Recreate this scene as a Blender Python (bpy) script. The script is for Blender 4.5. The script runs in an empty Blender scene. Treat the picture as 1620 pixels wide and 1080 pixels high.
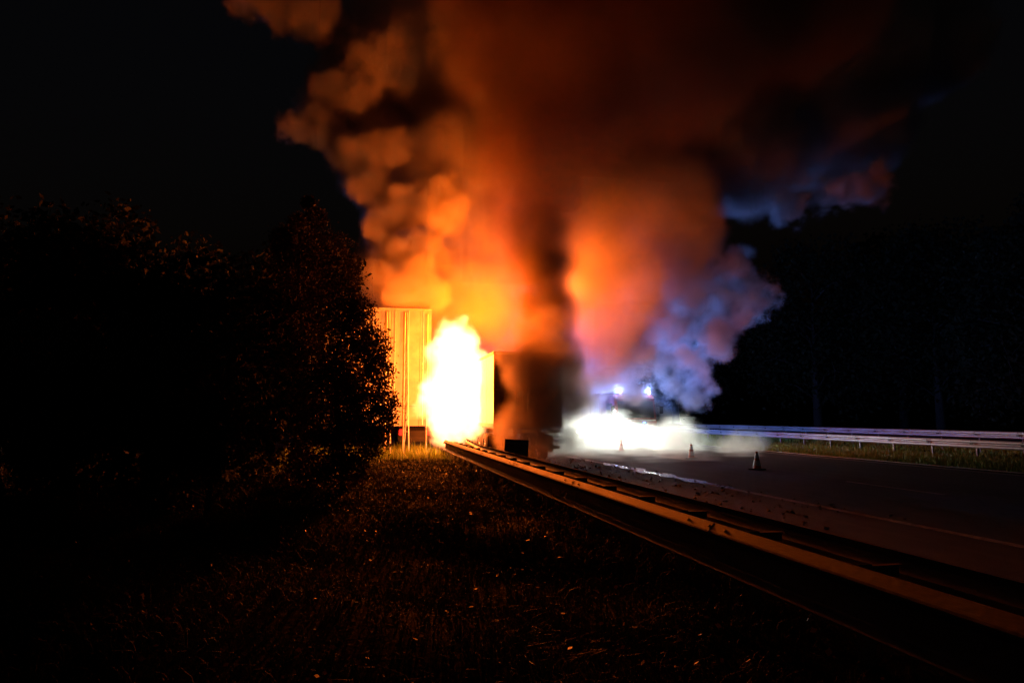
import bpy, bmesh, math, random
import numpy as np
from mathutils import Vector, Matrix, Euler
random.seed(7); rng = np.random.default_rng(7)
S = bpy.context.scene; COL = S.collection; PI = math.pi

# ---------------------------------------------------------------- camera
CAMZ = 1.65
cam_d = bpy.data.cameras.new('camera'); cam = bpy.data.objects.new('camera', cam_d); COL.objects.link(cam)
cam.location = (0, 0, CAMZ)
YAW, PITCH = math.radians(12.0), math.radians(6.24)
cam.rotation_euler = (PI/2 + PITCH, 0, -YAW)
cam_d.sensor_width = 36; cam_d.lens = 24; cam_d.clip_start = 0.05; cam_d.clip_end = 3000
S.camera = cam
_R = Euler((PI/2 + PITCH, 0, -YAW)).to_matrix()
def P(px, py, d):                       # a direction seen in the photograph, at depth d metres
    v = _R @ Vector(((px-810)/1080, -(py-540)/1080, -1))
    h = math.hypot(v.x, v.y)
    fwd = v.x*math.sin(YAW) + v.y*math.cos(YAW)
    return Vector((0, 0, CAMZ)) + v*(d/fwd)

# ---------------------------------------------------------------- night sky, faint added sun lamp, exposure
w = bpy.data.worlds.new('World'); S.world = w; w.use_nodes = True
wn = w.node_tree; bg = wn.nodes['Background']
sky = wn.nodes.new('ShaderNodeTexSky'); sky.sky_type = 'NISHITA'; sky.sun_disc = False
sky.sun_elevation = math.radians(-3.5); sky.sun_rotation = math.radians(200); sky.altitude = 0
wn.links.new(sky.outputs[0], bg.inputs[0]); bg.inputs[1].default_value = 0.05
md = bpy.data.lights.new('faint_sun', 'SUN'); md.energy = 0.0015; md.angle = math.radians(0.5); md.color = (.8, .87, 1)  # added weak sun lamp, no moon in the scene
mo = bpy.data.objects.new('faint_sun', md); COL.objects.link(mo); mo.rotation_euler = (math.radians(50), 0, math.radians(30))
S.view_settings.view_transform = 'Standard'; S.view_settings.look = 'None'
S.view_settings.exposure = 0.0; S.view_settings.gamma = 1; S.view_settings.use_curve_mapping = False
S.render.engine = 'CYCLES'
cy = S.cycles
cy.use_denoising = True; cy.denoiser = 'OPENIMAGEDENOISE'
cy.volume_bounces = 3; cy.max_bounces = 5; cy.diffuse_bounces = 2; cy.glossy_bounces = 2
cy.transparent_max_bounces = 8; cy.volume_step_rate = 1.0; cy.volume_max_steps = 256
cy.sample_clamp_indirect = 4; cy.sample_clamp_direct = 0
cy.use_adaptive_sampling = True; cy.adaptive_threshold = 0.02

FIRE = (1.0, 0.135, 0.003)
def lamp(name, kind, loc, energy, color, radius=.1, parent=None, **kw):
    d = bpy.data.lights.new(name, kind); d.energy = energy; d.color = color
    if kind in ('POINT', 'SPOT'): d.shadow_soft_size = radius
    for k, v in kw.items(): setattr(d, k, v)
    o = bpy.data.objects.new(name, d); COL.objects.link(o); o.location = loc
    if parent: o.parent = parent
    return o

# ---------------------------------------------------------------- materials
def newmat(name):
    m = bpy.data.materials.new(name); m.use_nodes = True
    return m, m.node_tree, m.node_tree.nodes['Principled BSDF']
def N(nt, t, **kw):
    n = nt.nodes.new(t)
    for k, v in kw.items():
        if hasattr(n, k): setattr(n, k, v)
        else: n.inputs[k].default_value = v
    return n
def mat(name, c1, c2=None, scale=6, rough=.6, rr=.15, metal=0, bump=0, bscale=None, detail=5, coords='Object', spec=.5, stretch=None):
    m, nt, b = newmat(name); L = nt.links.new
    tc = N(nt, 'ShaderNodeTexCoord'); src = tc.outputs[coords]
    if stretch:
        mp = N(nt, 'ShaderNodeMapping'); mp.inputs['Scale'].default_value = stretch
        L(src, mp.inputs[0]); src = mp.outputs[0]
    n = N(nt, 'ShaderNodeTexNoise', Scale=scale, Detail=detail, Roughness=.6); L(src, n.inputs['Vector'])
    r = N(nt, 'ShaderNodeValToRGB'); r.color_ramp.elements[0].position = .35; r.color_ramp.elements[1].position = .68
    c2 = c2 or tuple(x*.6 for x in c1)
    r.color_ramp.elements[0].color = (*c2, 1); r.color_ramp.elements[1].color = (*c1, 1)
    L(n.outputs[0], r.inputs[0]); L(r.outputs[0], b.inputs['Base Color'])
    mr = N(nt, 'ShaderNodeMapRange'); mr.inputs[3].default_value = max(.05, rough-rr); mr.inputs[4].default_value = min(1, rough+rr)
    L(n.outputs[0], mr.inputs[0]); L(mr.outputs[0], b.inputs['Roughness'])
    b.inputs['Metallic'].default_value = metal; b.inputs['Specular IOR Level'].default_value = spec
    if bump:
        n2 = N(nt, 'ShaderNodeTexNoise', Scale=bscale or scale*5, Detail=6); L(src, n2.inputs['Vector'])
        bp = N(nt, 'ShaderNodeBump', Strength=bump); bp.inputs['Distance'].default_value = .02
        L(n2.outputs[0], bp.inputs['Height']); L(bp.outputs[0], b.inputs['Normal'])
    return m
def emis(name, color, strength):
    m, nt, b = newmat(name)
    b.inputs['Base Color'].default_value = (*[min(.8, c) for c in color], 1)
    b.inputs['Emission Color'].default_value = (*color, 1); b.inputs['Emission Strength'].default_value = strength
    return m
def leafmat(name, c1, c2, rough=.45, spec=.2):
    m, nt, b = newmat(name); L = nt.links.new
    g = N(nt, 'ShaderNodeNewGeometry')
    r = N(nt, 'ShaderNodeValToRGB'); r.color_ramp.elements[0].color = (*c1, 1); r.color_ramp.elements[1].color = (*c2, 1)
    L(g.outputs['Random Per Island'], r.inputs[0]); L(r.outputs[0], b.inputs['Base Color'])
    b.inputs['Roughness'].default_value = rough
    b.inputs['Specular IOR Level'].default_value = spec
    t = N(nt, 'ShaderNodeBsdfTranslucent'); L(r.outputs[0], t.inputs['Color'])
    mx = N(nt, 'ShaderNodeMixShader'); mx.inputs[0].default_value = .15
    L(b.outputs[0], mx.inputs[1]); L(t.outputs[0], mx.inputs[2]); L(mx.outputs[0], nt.nodes['Material Output'].inputs[0])
    return m
M = {}
M['galv'] = mat('galvanised_steel', (.16, .16, .16), (.08, .078, .075), 3, .62, .12, .3, .15, 60, stretch=(1, .25, 1))
M['galv_new'] = mat('galvanised_rail', (.34, .34, .36), (.24, .24, .26), 3, .5, .12, .4, .15, 60, stretch=(1, .25, 1))
M['galv_dark'] = mat('weathered_post_steel', (.22, .21, .2), (.1, .09, .08), 5, .6, .15, .5)
M['sheet'] = mat('aluminium_sheet', (.36, .36, .36), (.25, .25, .25), 1.5, .65, .12, .1, .1, 20)
M['rib'] = mat('aluminium_rail', (.66, .66, .66), (.5, .5, .5), 4, .45, .1, .4)
M['asphalt'] = mat('asphalt', (.030, .032, .028), (.014, .015, .013), .9, .75, .15, 0, .9, 90, 8, spec=.25)
M['shoulder'] = mat('shoulder_asphalt', (.05, .046, .04), (.018, .017, .014), 1.6, .8, .15, 0, 1.0, 60, 8, spec=.25)
def add_road_wear(m):
    nt = m.node_tree; L = nt.links.new; b = nt.nodes['Principled BSDF']; src = b.inputs['Base Color'].links[0].from_socket
    tc = N(nt, 'ShaderNodeTexCoord'); mp = N(nt, 'ShaderNodeMapping'); mp.inputs['Scale'].default_value = (1.1, .05, 1); L(tc.outputs['Object'], mp.inputs[0])
    t = N(nt, 'ShaderNodeTexNoise', Scale=2.2, Detail=3); L(mp.outputs[0], t.inputs['Vector'])
    v = N(nt, 'ShaderNodeTexVoronoi'); v.feature = 'DISTANCE_TO_EDGE'; v.inputs['Scale'].default_value = .45; L(tc.outputs['Object'], v.inputs['Vector'])
    cr = N(nt, 'ShaderNodeMapRange'); cr.inputs[1].default_value = .004; cr.inputs[2].default_value = .014; cr.inputs[3].default_value = .35; L(v.outputs['Distance'], cr.inputs[0])
    sc = N(nt, 'ShaderNodeTexNoise', Scale=55, Detail=2); L(tc.outputs['Object'], sc.inputs['Vector'])
    s1 = N(nt, 'ShaderNodeMapRange'); s1.inputs[1].default_value = .45; s1.inputs[2].default_value = .7; s1.inputs[3].default_value = .6; s1.inputs[4].default_value = 1.9; L(sc.outputs[0], s1.inputs[0])
    t1 = N(nt, 'ShaderNodeMapRange'); t1.inputs[1].default_value = .38; t1.inputs[2].default_value = .62; t1.inputs[3].default_value = .5; t1.inputs[4].default_value = 1.25; L(t.outputs[0], t1.inputs[0])
    a = N(nt, 'ShaderNodeMath', operation='MULTIPLY'); L(cr.outputs[0], a.inputs[0]); L(t1.outputs[0], a.inputs[1])
    c = N(nt, 'ShaderNodeMath', operation='MULTIPLY'); L(a.outputs[0], c.inputs[0]); L(s1.outputs[0], c.inputs[1])
    mx = N(nt, 'ShaderNodeVectorMath'); mx.operation = 'SCALE'; L(src, mx.inputs[0]); L(c.outputs[0], mx.inputs['Scale']); L(mx.outputs[0], b.inputs['Base Color'])
add_road_wear(M['asphalt']); add_road_wear(M['shoulder'])
M['paint'] = mat('road_paint', (.42, .42, .40), (.08, .08, .075), 9, .6, .15, 0, .5, 60)
M['kerb'] = mat('concrete_edge', (.26, .25, .23), (.14, .13, .12), 3, .85, .1, 0, .5)
M['soil'] = mat('grassy_soil', (.016, .015, .009), (.007, .007, .004), .8, .95, .05, 0, 1.0, 12, spec=.03)
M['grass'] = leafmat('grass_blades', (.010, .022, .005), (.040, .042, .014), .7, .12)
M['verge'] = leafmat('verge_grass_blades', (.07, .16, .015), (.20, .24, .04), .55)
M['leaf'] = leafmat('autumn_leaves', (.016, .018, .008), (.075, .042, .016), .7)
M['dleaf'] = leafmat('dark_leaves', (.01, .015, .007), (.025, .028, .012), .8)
M['fallen'] = leafmat('fallen_leaf_litter', (.04, .022, .01), (.12, .07, .03), .5)
M['bark'] = mat('bark', (.05, .042, .035), (.02, .017, .015), 8, .9, .08, 0, .8)
M['birch'] = mat('birch_bark', (.25, .24, .22), (.05, .045, .04), 5, .8, .1, 0, .5, stretch=(1, 1, 4))
M['black'] = mat('black_paint', (.02, .02, .02), (.012, .012, .012), 4, .5)
M['dark_panel'] = mat('dark_mottled_panel', (.11, .10, .09), (.035, .03, .028), 1.3, .7, .15, .1, .3)  # mottled dark panel colour for the lorry's back and the board
M['trailer'] = mat('white_trailer_panel', (.5, .48, .46), (.22, .2, .18), .7, .45, .1, 0, .1)
M['rubber'] = mat('tyre_rubber', (.025, .025, .025), None, 10, .85)
M['glass'] = mat('dark_glass', (.02, .022, .025), None, 2, .08, .03, spec=.8)
M['red'] = mat('red_bodywork', (.30, .012, .01), (.22, .01, .008), 2, .28, .05, spec=.6)
M['white'] = mat('white_bodywork', (.75, .75, .75), (.66, .66, .66), 2, .3, .05)
M['chrome'] = mat('bright_metal', (.6, .6, .6), (.5, .5, .5), 3, .25, .05, .9)
M['orange'] = mat('cone_orange', (.62, .12, .02), (.45, .08, .015), 4, .5)
M['reflect'] = mat('reflective_sheeting', (.85, .86, .88), (.75, .76, .78), 8, .3)
M['yellow'] = mat('yellow_sheeting', (.75, .68, .05), (.6, .52, .04), 8, .3)
M['rubble'] = mat('gravel_crumbs', (.22, .19, .16), (.09, .08, .07), 20, .8)
M['head'] = emis('headlight_glow', (1, .96, .86), 260)
M['beacon'] = emis('blue_beacon_glow', (.12, .25, 1), 5)
M['marker'] = emis('white_marker_glow', (.75, .85, 1), 90)
M['amber'] = emis('amber_marker_glow', (1, .45, .12), 40)
M['tail'] = emis('red_tail_glow', (1, .02, .01), 2.2)
M['taildead'] = mat('red_lens', (.25, .01, .01), None, 5, .2)

# ---------------------------------------------------------------- object helpers
def link(name, bm, m, parent=None, loc=(0, 0, 0), smooth=False):
    me = bpy.data.meshes.new(name)
    bmesh.ops.recalc_face_normals(bm, faces=bm.faces[:])
    if smooth:
        for f in bm.faces: f.smooth = True
    bm.to_mesh(me); bm.free()
    return linkme(name, me, m, parent, loc)
def linkme(name, me, m, parent=None, loc=(0, 0, 0)):
    if m is not None and not me.materials: me.materials.append(m)
    o = bpy.data.objects.new(name, me); COL.objects.link(o); o.location = loc
    if parent: o.parent = parent
    return o
def empty(name, loc=(0, 0, 0), rz=0):
    o = bpy.data.objects.new(name, None); COL.objects.link(o); o.location = loc; o.rotation_euler = (0, 0, rz)
    o.empty_display_size = .2
    return o
def tag(o, label, cat, group=None):
    o['label'] = label; o['category'] = cat
    if group: o['group'] = group
    return o
def copy_tree(o, parent=None):
    c = o.copy(); COL.objects.link(c)
    if parent: c.parent = parent
    for ch in list(o.children):
        copy_tree(ch, c)
    return c
def box(bm, c, s, rot=None, bev=0):
    r = bmesh.ops.create_cube(bm, size=1)
    mt = Matrix.Translation(c) @ (rot.to_4x4() if rot else Matrix()) @ Matrix.Diagonal((*s, 1))
    bmesh.ops.transform(bm, matrix=mt, verts=r['verts'])
    if bev:
        es = list({e for v in r['verts'] for e in v.link_edges})
        bmesh.ops.bevel(bm, geom=es, offset=bev, segments=2, affect='EDGES')
def cyl(bm, a, b, r1, r2=None, n=12):
    a, b = Vector(a), Vector(b); r2 = r1 if r2 is None else r2
    d = b-a; q = d.to_track_quat('Z', 'Y').to_matrix().to_4x4()
    bmesh.ops.create_cone(bm, cap_ends=True, segments=n, radius1=r1, radius2=r2, depth=d.length,
                          matrix=Matrix.Translation((a+b)/2) @ q)
def boxo(name, c, s, m, parent=None, bev=0, rot=None, loc=(0, 0, 0)):
    bm = bmesh.new(); box(bm, c, s, rot, bev); return link(name, bm, m, parent, loc)
def cylo(name, a, b, r, m, parent=None, r2=None, n=14, loc=(0, 0, 0)):
    bm = bmesh.new(); cyl(bm, a, b, r, r2, n); return link(name, bm, m, parent, loc, smooth=False)
def prism(bm, prof, axis='X', lo=0, hi=1):          # prof: closed list of 2-D points
    def pt(u, v, t): return (t, u, v) if axis == 'X' else (u, t, v)
    A = [bm.verts.new(pt(u, v, lo)) for u, v in prof]; B = [bm.verts.new(pt(u, v, hi)) for u, v in prof]
    n = len(prof)
    for i in range(n): bm.faces.new((A[i], A[(i+1) % n], B[(i+1) % n], B[i]))
    bm.faces.new(A[::-1]); bm.faces.new(B)
def rawmesh(name, verts, faces_n, m, parent=None, kind=None, loc=(0, 0, 0)):   # verts (F*k,3), k verts per face
    me = bpy.data.meshes.new(name); V = np.asarray(verts, dtype=np.float32).reshape(-1, 3); k = faces_n; F = len(V)//k
    me.vertices.add(len(V)); me.vertices.foreach_set('co', V.ravel())
    me.loops.add(F*k); me.loops.foreach_set('vertex_index', np.arange(F*k, dtype=np.int32))
    me.polygons.add(F); me.polygons.foreach_set('loop_start', np.arange(0, F*k, k, dtype=np.int32))
    me.update(calc_edges=True)
    o = linkme(name, me, m, parent, loc)
    if kind: o['kind'] = kind
    return o

# ---------------------------------------------------------------- ground and road
X_LINE, X_LANE, X_RE, X_RAIL_N, X_RAIL_R, X_FAR, X_BACK = 8.2, 12.0, 18.3, 2.95, 3.55, 22.5, 27.0
def gz(x, y):
    if x < 4.4:
        t = max(0., 4.0-x)
        b = .10*math.sin(x*.9+.4)*math.cos(y*.55) + .06*math.sin(y*1.3+x*.7) + .03*math.sin(3.1*x+2.3*y)
        return .02 + b*min(1, t*.5) - .06*min(1, t*.4)
    if x < 5: return -.03
    if x < 18.2: return -.06
    if x < 32: return .03 + .05*math.sin((x-18.2)/13.8*PI) + .03*math.sin(x*2.1+y*1.1)*min(1, (x-18.2)*.6)
    return -.05
def grid_ground():
    xs = np.concatenate([[-900, -400, -200, -100, -60, -40], np.arange(-30, -14, 1.), np.arange(-14, 5.01, .3), np.arange(6, 18, 2.), [18.15, 18.25],
                         np.arange(18.6, 32, .6), [34, 40, 60, 100, 200, 400, 900]])
    ys = np.concatenate([[-200, -60, -20, -8], np.arange(-4, 40, .35), np.arange(40, 100, 2.), [120, 200, 400, 900, 1500]])
    bm = bmesh.new()
    V = [[bm.verts.new((x, y, gz(x, y) if -40 < y < 110 else -.06)) for x in xs] for y in ys]
    for j in range(len(ys)-1):
        for i in range(len(xs)-1):
            bm.faces.new((V[j][i], V[j][i+1], V[j+1][i+1], V[j+1][i]))
    o = link('ground', bm, M['soil'], smooth=True); o['kind'] = 'structure'
grid_ground()
def strip(name, x0, x1, y0, y1, z, m, parent=None, dy=8):
    bm = bmesh.new(); n = max(1, int((y1-y0)/dy)); pr = None
    for i in range(n+1):
        y = y0+(y1-y0)*i/n; a = bm.verts.new((x0, y, z)); b = bm.verts.new((x1, y, z))
        if pr: bm.faces.new((pr[0], pr[1], b, a))
        pr = (a, b)
    return link(name, bm, m, parent)
shoulder = strip('hard_shoulder', 4.45, X_LINE-.1, -30, 900, 0.0, M['shoulder']); shoulder['kind'] = 'structure'
road = strip('road', X_LINE-.1, X_RE, -30, 900, 0.0, M['asphalt']); road['kind'] = 'structure'
strip('edge_line', X_LINE-.08, X_LINE+.10, -30, 900, .004, M['paint'], road)
strip('edge_line', X_RE-.45, X_RE-.28, -30, 900, .004, M['paint'], road)
for i in range(18): strip('lane_line', X_LANE-.07, X_LANE+.07, 12.5+i*12-12, 15.5+i*12-12, .004, M['paint'], road)
# wet film over the inner edge line, mirroring the steam and the headlights
def puddle(x0, x1, y0, y1, seed):
    rr = random.Random(seed); n = 40; bm = bmesh.new(); pr = None
    for i in range(n+1):
        y = y0+(y1-y0)*i/n; t = math.sin(PI*i/n)**.4
        wl = (x1-x0)/2*t*(.55+.45*math.sin(i*.9+seed)+.3*rr.random()); wr = (x1-x0)/2*t*(.6+.4*math.cos(i*.7)+.3*rr.random()); c = (x0+x1)/2+.05*math.sin(i*.5)
        a = bm.verts.new((c-max(.01, wl), y, .008)); b = bm.verts.new((c+max(.01, wr), y, .008))
        if pr: bm.faces.new((pr[0], pr[1], b, a))
        pr = (a, b)
    o = link('puddle', bm, M['wet']); o['kind'] = 'structure'; return o
M['wet'] = mat('wet_road_film', (.05, .05, .048), (.03, .03, .03), 12, .27, .14, 0, .25, 40, spec=1.0)
puddle(7.95, 8.55, 14.5, 23.5, 1)
far_road = strip('opposite_carriageway', 33, 46, -30, 900, 0.0, M['asphalt']); far_road['kind'] = 'structure'
bm = bmesh.new(); box(bm, (X_RE+.06, 200, .0), (.11, 460, .10)); k = link('road_edging', bm, M['kerb']); k['kind'] = 'structure'

# crumbs of gravel and burnt debris on the hard shoulder
n = 900
cx = rng.uniform(5.2, 8.6, n); cyv = 9 + 17*rng.random(n)**.8; r = .008+.035*rng.random(n)**4
tet = np.array([[1, 1, 1], [1, -1, -1], [-1, 1, -1], [-1, -1, 1]], float)
tris = []
for i in range(n):
    a = rng.uniform(0, 6.28); R = np.array([[math.cos(a), -math.sin(a), 0], [math.sin(a), math.cos(a), 0], [0, 0, .7]])
    v = (tet*rng.uniform(.6, 1.2, (4, 1)))@R.T*r[i] + (cx[i], cyv[i], r[i]*.5)
    for f in ((0, 1, 2), (0, 3, 1), (0, 2, 3), (1, 3, 2)): tris += [v[f[0]], v[f[1]], v[f[2]]]
o = rawmesh('road_debris', tris, 3, M['rubble'], kind='stuff'); o['label'] = 'gravel crumbs scattered over the hard shoulder'; o['category'] = 'debris'

# ---------------------------------------------------------------- guardrails
def beam_bm(prof, L, side=1, t=.006):
    outer = [(side*u, z) for u, z in prof]; inner = [(side*(u-t), z) for u, z in prof[::-1]]
    bm = bmesh.new(); prism(bm, outer+inner, 'Y', 0, L); return bm
PROF_N = [(.0, .742), (.008, .740), (.060, .682), (.066, .668), (.060, .652), (.012, .612), (.0, .6), (.0, .43), (.010, .420), (.082, .398), (.090, .386), (.080, .372), (.03, .35)]
PROF_W = [(.0, .75), (.03, .745), (.08, .70), (.08, .665), (.03, .62), (.0, .605), (.0, .585), (.03, .57), (.08, .525), (.08, .49), (.03, .445), (.0, .44)]
def bolts(bm, x, ys, zs, nx):
    for y in ys:
        for z in zs: cyl(bm, (x, y, z), (x+nx*.03, y, z+.012), .018, n=6)
g1 = empty('guardrail', (3.25, 0, 0))
tag(g1, 'near double-sided steel guardrail running from the foreground to the flames, top edges glowing orange', 'guardrail')
def gpart(name, me, m, x, y, z=0, rz=0, parent=g1):
    o = linkme(name, me, m, parent, (x-parent.location.x, y-parent.location.y, z)); o.rotation_euler.z = rz; return o
bmL = beam_bm(PROF_N, 4.0-.006, -1)
meL = bpy.data.meshes.new('rail_beam'); bmesh.ops.recalc_face_normals(bmL, faces=bmL.faces[:]); bmL.to_mesh(meL)
bmR = beam_bm(PROF_N, 4.0-.006, 1)
meR = bpy.data.meshes.new('rail_beam'); bmesh.ops.recalc_face_normals(bmR, faces=bmR.faces[:]); bmR.to_mesh(meR)
# overlap plate with its bolt heads at every joint
bj = bmesh.new()
prism(bj, [(-(u+.004), z) for u, z in PROF_N] + [(-(u+.0015), z) for u, z in PROF_N[::-1]], 'Y', -.13, .02)
meJ = bpy.data.meshes.new('lap_plate'); bmesh.ops.recalc_face_normals(bj, faces=bj.faces[:]); bj.to_mesh(meJ)
def bolt_me(tilted):
    bb = bmesh.new()
    if tilted: cyl(bb, (-.030, 0, .708), (-.042, 0, .718), .013, n=6)
    else: cyl(bb, (-.002, 0, .50), (-.015, 0, .50), .013, n=6)
    me = bpy.data.meshes.new('bolt'); bb.to_mesh(me); return me
meB = [bolt_me(True), bolt_me(False)]
for j in range(8):
    y = 5.63+4*(j-2)
    e = (0, 0, .0)
    if j == 7: continue
    o = gpart('rail_beam', meL, M['galv'], X_RAIL_N, y); o2 = gpart('rail_beam', meR, M['galv'], X_RAIL_R, y)
    if j == 6:                                     # the last sections before the fire are knocked out of line
        o.rotation_euler = (math.radians(.5), 0, math.radians(.6)); o2.rotation_euler = (math.radians(1.4), 0, math.radians(-1.5))
    gpart('lap_plate', meJ, M['galv'], X_RAIL_N, y); [gpart('bolt', mb_, M['black'], X_RAIL_N, y+dy_) for dy_ in (-.36, -.09, .3) for mb_ in meB]
pb = bmesh.new(); prism(pb, [(-.05, -.03), (.05, -.03), (.05, .03), (.045, .03), (.045, -.024), (-.045, -.024), (-.045, .03), (-.05, .03)], 'X', 0, 1)
bmesh.ops.transform(pb, matrix=Matrix(((0, 1, 0, 0), (0, 0, 1, 0), (1, 0, 0, 0), (0, 0, 0, 1))), verts=pb.verts[:])   # -> upright unit-high channel
meP = bpy.data.meshes.new('post'); bmesh.ops.recalc_face_normals(pb, faces=pb.faces[:]); pb.to_mesh(meP)
sb = bmesh.new(); box(sb, (0, 0, .66), (.58, .04, .008)); box(sb, (0, .018, .62), (.58, .006, .08))
meS = bpy.data.meshes.new('spacer'); sb.to_mesh(meS)
for i in range(-5, 17):
    y = 6.75+1.333*i
    if y > 27.5: break
    p = gpart('post', meP, M['galv_dark'], 3.25, y, -.25); p.scale.z = .93
    gpart('spacer', meS, M['galv_dark'], 3.25, y)
def far_rail(x, y0, n, z, label, double):
    g = empty('guardrail', (x, 0, 0)); tag(g, label, 'guardrail', 'guardrails in the central reservation')
    bm = beam_bm(PROF_W, 4.14, -1, .004); me = bpy.data.meshes.new('rail_beam'); bmesh.ops.recalc_face_normals(bm, faces=bm.faces[:]); bm.to_mesh(me)
    q = bmesh.new()
    for k in range(2):
        for yy in (0, .08): cyl(q, (-.05, yy+k*2.08, .595), (-.09, yy+k*2.08, .595), .03, n=6)
        cyl(q, (-.06, k*2.08+.04, .70), (-.10, k*2.08+.04, .70), .016, n=6)
    meq = bpy.data.meshes.new('bolt_heads'); q.to_mesh(meq)
    for i in range(n):
        o = gpart('rail_beam', me, M['galv_new'], x-.05, y0+i*4.16, z, parent=g)
        gpart('bolt_heads', meq, M['black'], x-.05, y0+i*4.16+.1, z, parent=g)['kind'] = 'stuff'
        for k in (0, 1):
            p = gpart('post', meP, M['galv'], x, y0+i*4.16+k*2.08, -.25, parent=g); p.scale.z = .93+z
    return g
far_rail(X_FAR, 19.65-4.16*4, 24, .02, 'front guardrail across the road, lit white and blue above green grass', False)
far_rail(X_BACK, 19.65-4.16*5, 30, .24, 'rear guardrail across the road, dim band behind the blue-lit one', False)

# ---------------------------------------------------------------- grass, weeds, fallen leaves
def blades(name, n, fx, fy, hmin, hmax, wid, m, label, lean=.6):
    x = fx(n); y = fy(n); n = len(x)
    z = np.array([gz(a, b) for a, b in zip(x, y)])
    h = rng.uniform(hmin, hmax, n)*(.6+.8*rng.random(n)); a = rng.uniform(0, 2*PI, n); b = rng.uniform(0, 2*PI, n); le = h*lean*rng.random(n)
    wv = wid(x, y)*rng.uniform(.6, 1.3, n)
    c = np.stack([x, y, z-.01], 1)
    dx = np.stack([np.cos(a)*wv, np.sin(a)*wv, np.zeros(n)], 1)
    mid = c + np.stack([np.cos(b)*le*.35, np.sin(b)*le*.35, h*.6], 1)
    tip = c + np.stack([np.cos(b)*le, np.sin(b)*le, h*(1-.25*rng.random(n))], 1)
    # two faces: quad (base) as two triangles + tip triangle sharing vertices -> one island each
    V = np.stack([c-dx, c+dx, mid+dx*.7, mid-dx*.7, tip], 1).reshape(-1, 3)
    me = bpy.data.meshes.new(name); me.vertices.add(5*n); me.vertices.foreach_set('co', V.astype(np.float32).ravel())
    base = np.arange(n)[:, None]*5
    q = (base+np.array([0, 1, 2, 3])); t = (base+np.array([3, 2, 4]))
    li = np.concatenate([q, t], 1).ravel(); me.loops.add(len(li)); me.loops.foreach_set('vertex_index', li.astype(np.int32))
    ls = (np.arange(n)[:, None]*7+np.array([0, 4])).ravel(); me.polygons.add(2*n); me.polygons.foreach_set('loop_start', ls.astype(np.int32))
    me.update(calc_edges=True)
    o = linkme(name, me, m); o['kind'] = 'stuff'; o['label'] = label; return o
def lump(x, y): return .5+.5*np.sin(x*1.7+np.sin(y*.9)*1.5)*np.cos(y*1.1+x*.5)
nG = 420000
_y = 1.0+31*rng.random(nG)**1.25; _x = rng.uniform(-1, 1, nG)
_xl = np.maximum(-16, -.62*_y-1.5); _x = _xl+(4.3-_xl)*rng.random(nG)
_keep = rng.random(nG) < .12+.88*(lump(_x, _y)*.6+.4*lump(_y*2.3+1, _x*2.1))**1.5; _x, _y = _x[_keep], _y[_keep]
blades('verge_grass', len(_x), lambda n: _x, lambda n: _y, .05, .16, lambda x, y: .0025+.00045*y, M['grass'],
       'rough dark grass of the verge left of the near guardrail', lean=1.7)
n = 60000
_yb = rng.uniform(8, 62, n); _xb = 18.45+4.6*rng.random(n)**1.1+rng.normal(0, .15, n); ok = _xb > 18.42; _xb, _yb = _xb[ok], _yb[ok]
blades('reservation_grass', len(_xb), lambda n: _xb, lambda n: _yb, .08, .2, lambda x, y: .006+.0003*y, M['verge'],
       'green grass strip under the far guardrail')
n = 22000
_yb2 = rng.uniform(8, 70, n); _xb2 = rng.uniform(23, 31, n)
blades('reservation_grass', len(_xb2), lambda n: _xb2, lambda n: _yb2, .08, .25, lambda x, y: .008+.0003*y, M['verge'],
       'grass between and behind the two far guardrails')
n = 5000      # taller tufts at the foot of the billboard
_yt = rng.uniform(24, 34, n); _xt = rng.uniform(-3, 3.0, n)
blades('tall_grass', len(_xt), lambda n: _xt, lambda n: _yt, .25, .5, lambda x, y: .01+0*x, M['verge'], 'taller pale grass round the billboard legs')
# low broad-leaved ground cover between the blades
n = 90000
x = rng.uniform(-9, 4.3, n); y = 1.0+24*rng.random(n)**1.2; k_ = rng.random(n) < .25+.75*lump(x*1.6+3, y*1.4); x, y = x[k_], y[k_]; n = len(x)
z = np.array([gz(a, b) for a, b in zip(x, y)])+rng.uniform(.0, .12, n)
A = rng.normal(size=(n, 3)); A[:, 2] *= .6; A /= np.linalg.norm(A, axis=1)[:, None]; B = np.cross(A, rng.normal(size=(n, 3))); B /= np.linalg.norm(B, axis=1)[:, None]
s = (.008+.0007*y)*rng.uniform(.5, 1.5, n); c = np.stack([x, y, z], 1)
o = rawmesh('ground_cover', np.stack([c-A*s[:, None], c+B*s[:, None]*.8, c+A*s[:, None], c-B*s[:, None]*.8], 1).reshape(-1, 3), 4, M['grass'], kind='stuff')
o['label'] = 'low broad-leaved weeds among the dark grass'
# fallen leaves
n = 4200
x = rng.uniform(-7, 4.2, n); y = 1.2+20*rng.random(n)**1.3; z = np.array([gz(a, b) for a, b in zip(x, y)])+rng.uniform(.03, .16, n)
s = rng.uniform(.007, .022, n)
A = rng.normal(size=(n, 3)); A[:, 2] *= .5; A /= np.linalg.norm(A, axis=1)[:, None]
B = np.cross(A, rng.normal(size=(n, 3))); B /= np.linalg.norm(B, axis=1)[:, None]
c = np.stack([x, y, z], 1)
q = np.stack([c-A*s[:, None]*1.5, c+B*s[:, None], c+A*s[:, None]*1.5, c-B*s[:, None]], 1).reshape(-1, 3)
o = rawmesh('fallen_leaves', q, 4, M['fallen'], kind='stuff'); o['label'] = 'small fallen leaves glinting in the dark grass'
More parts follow.
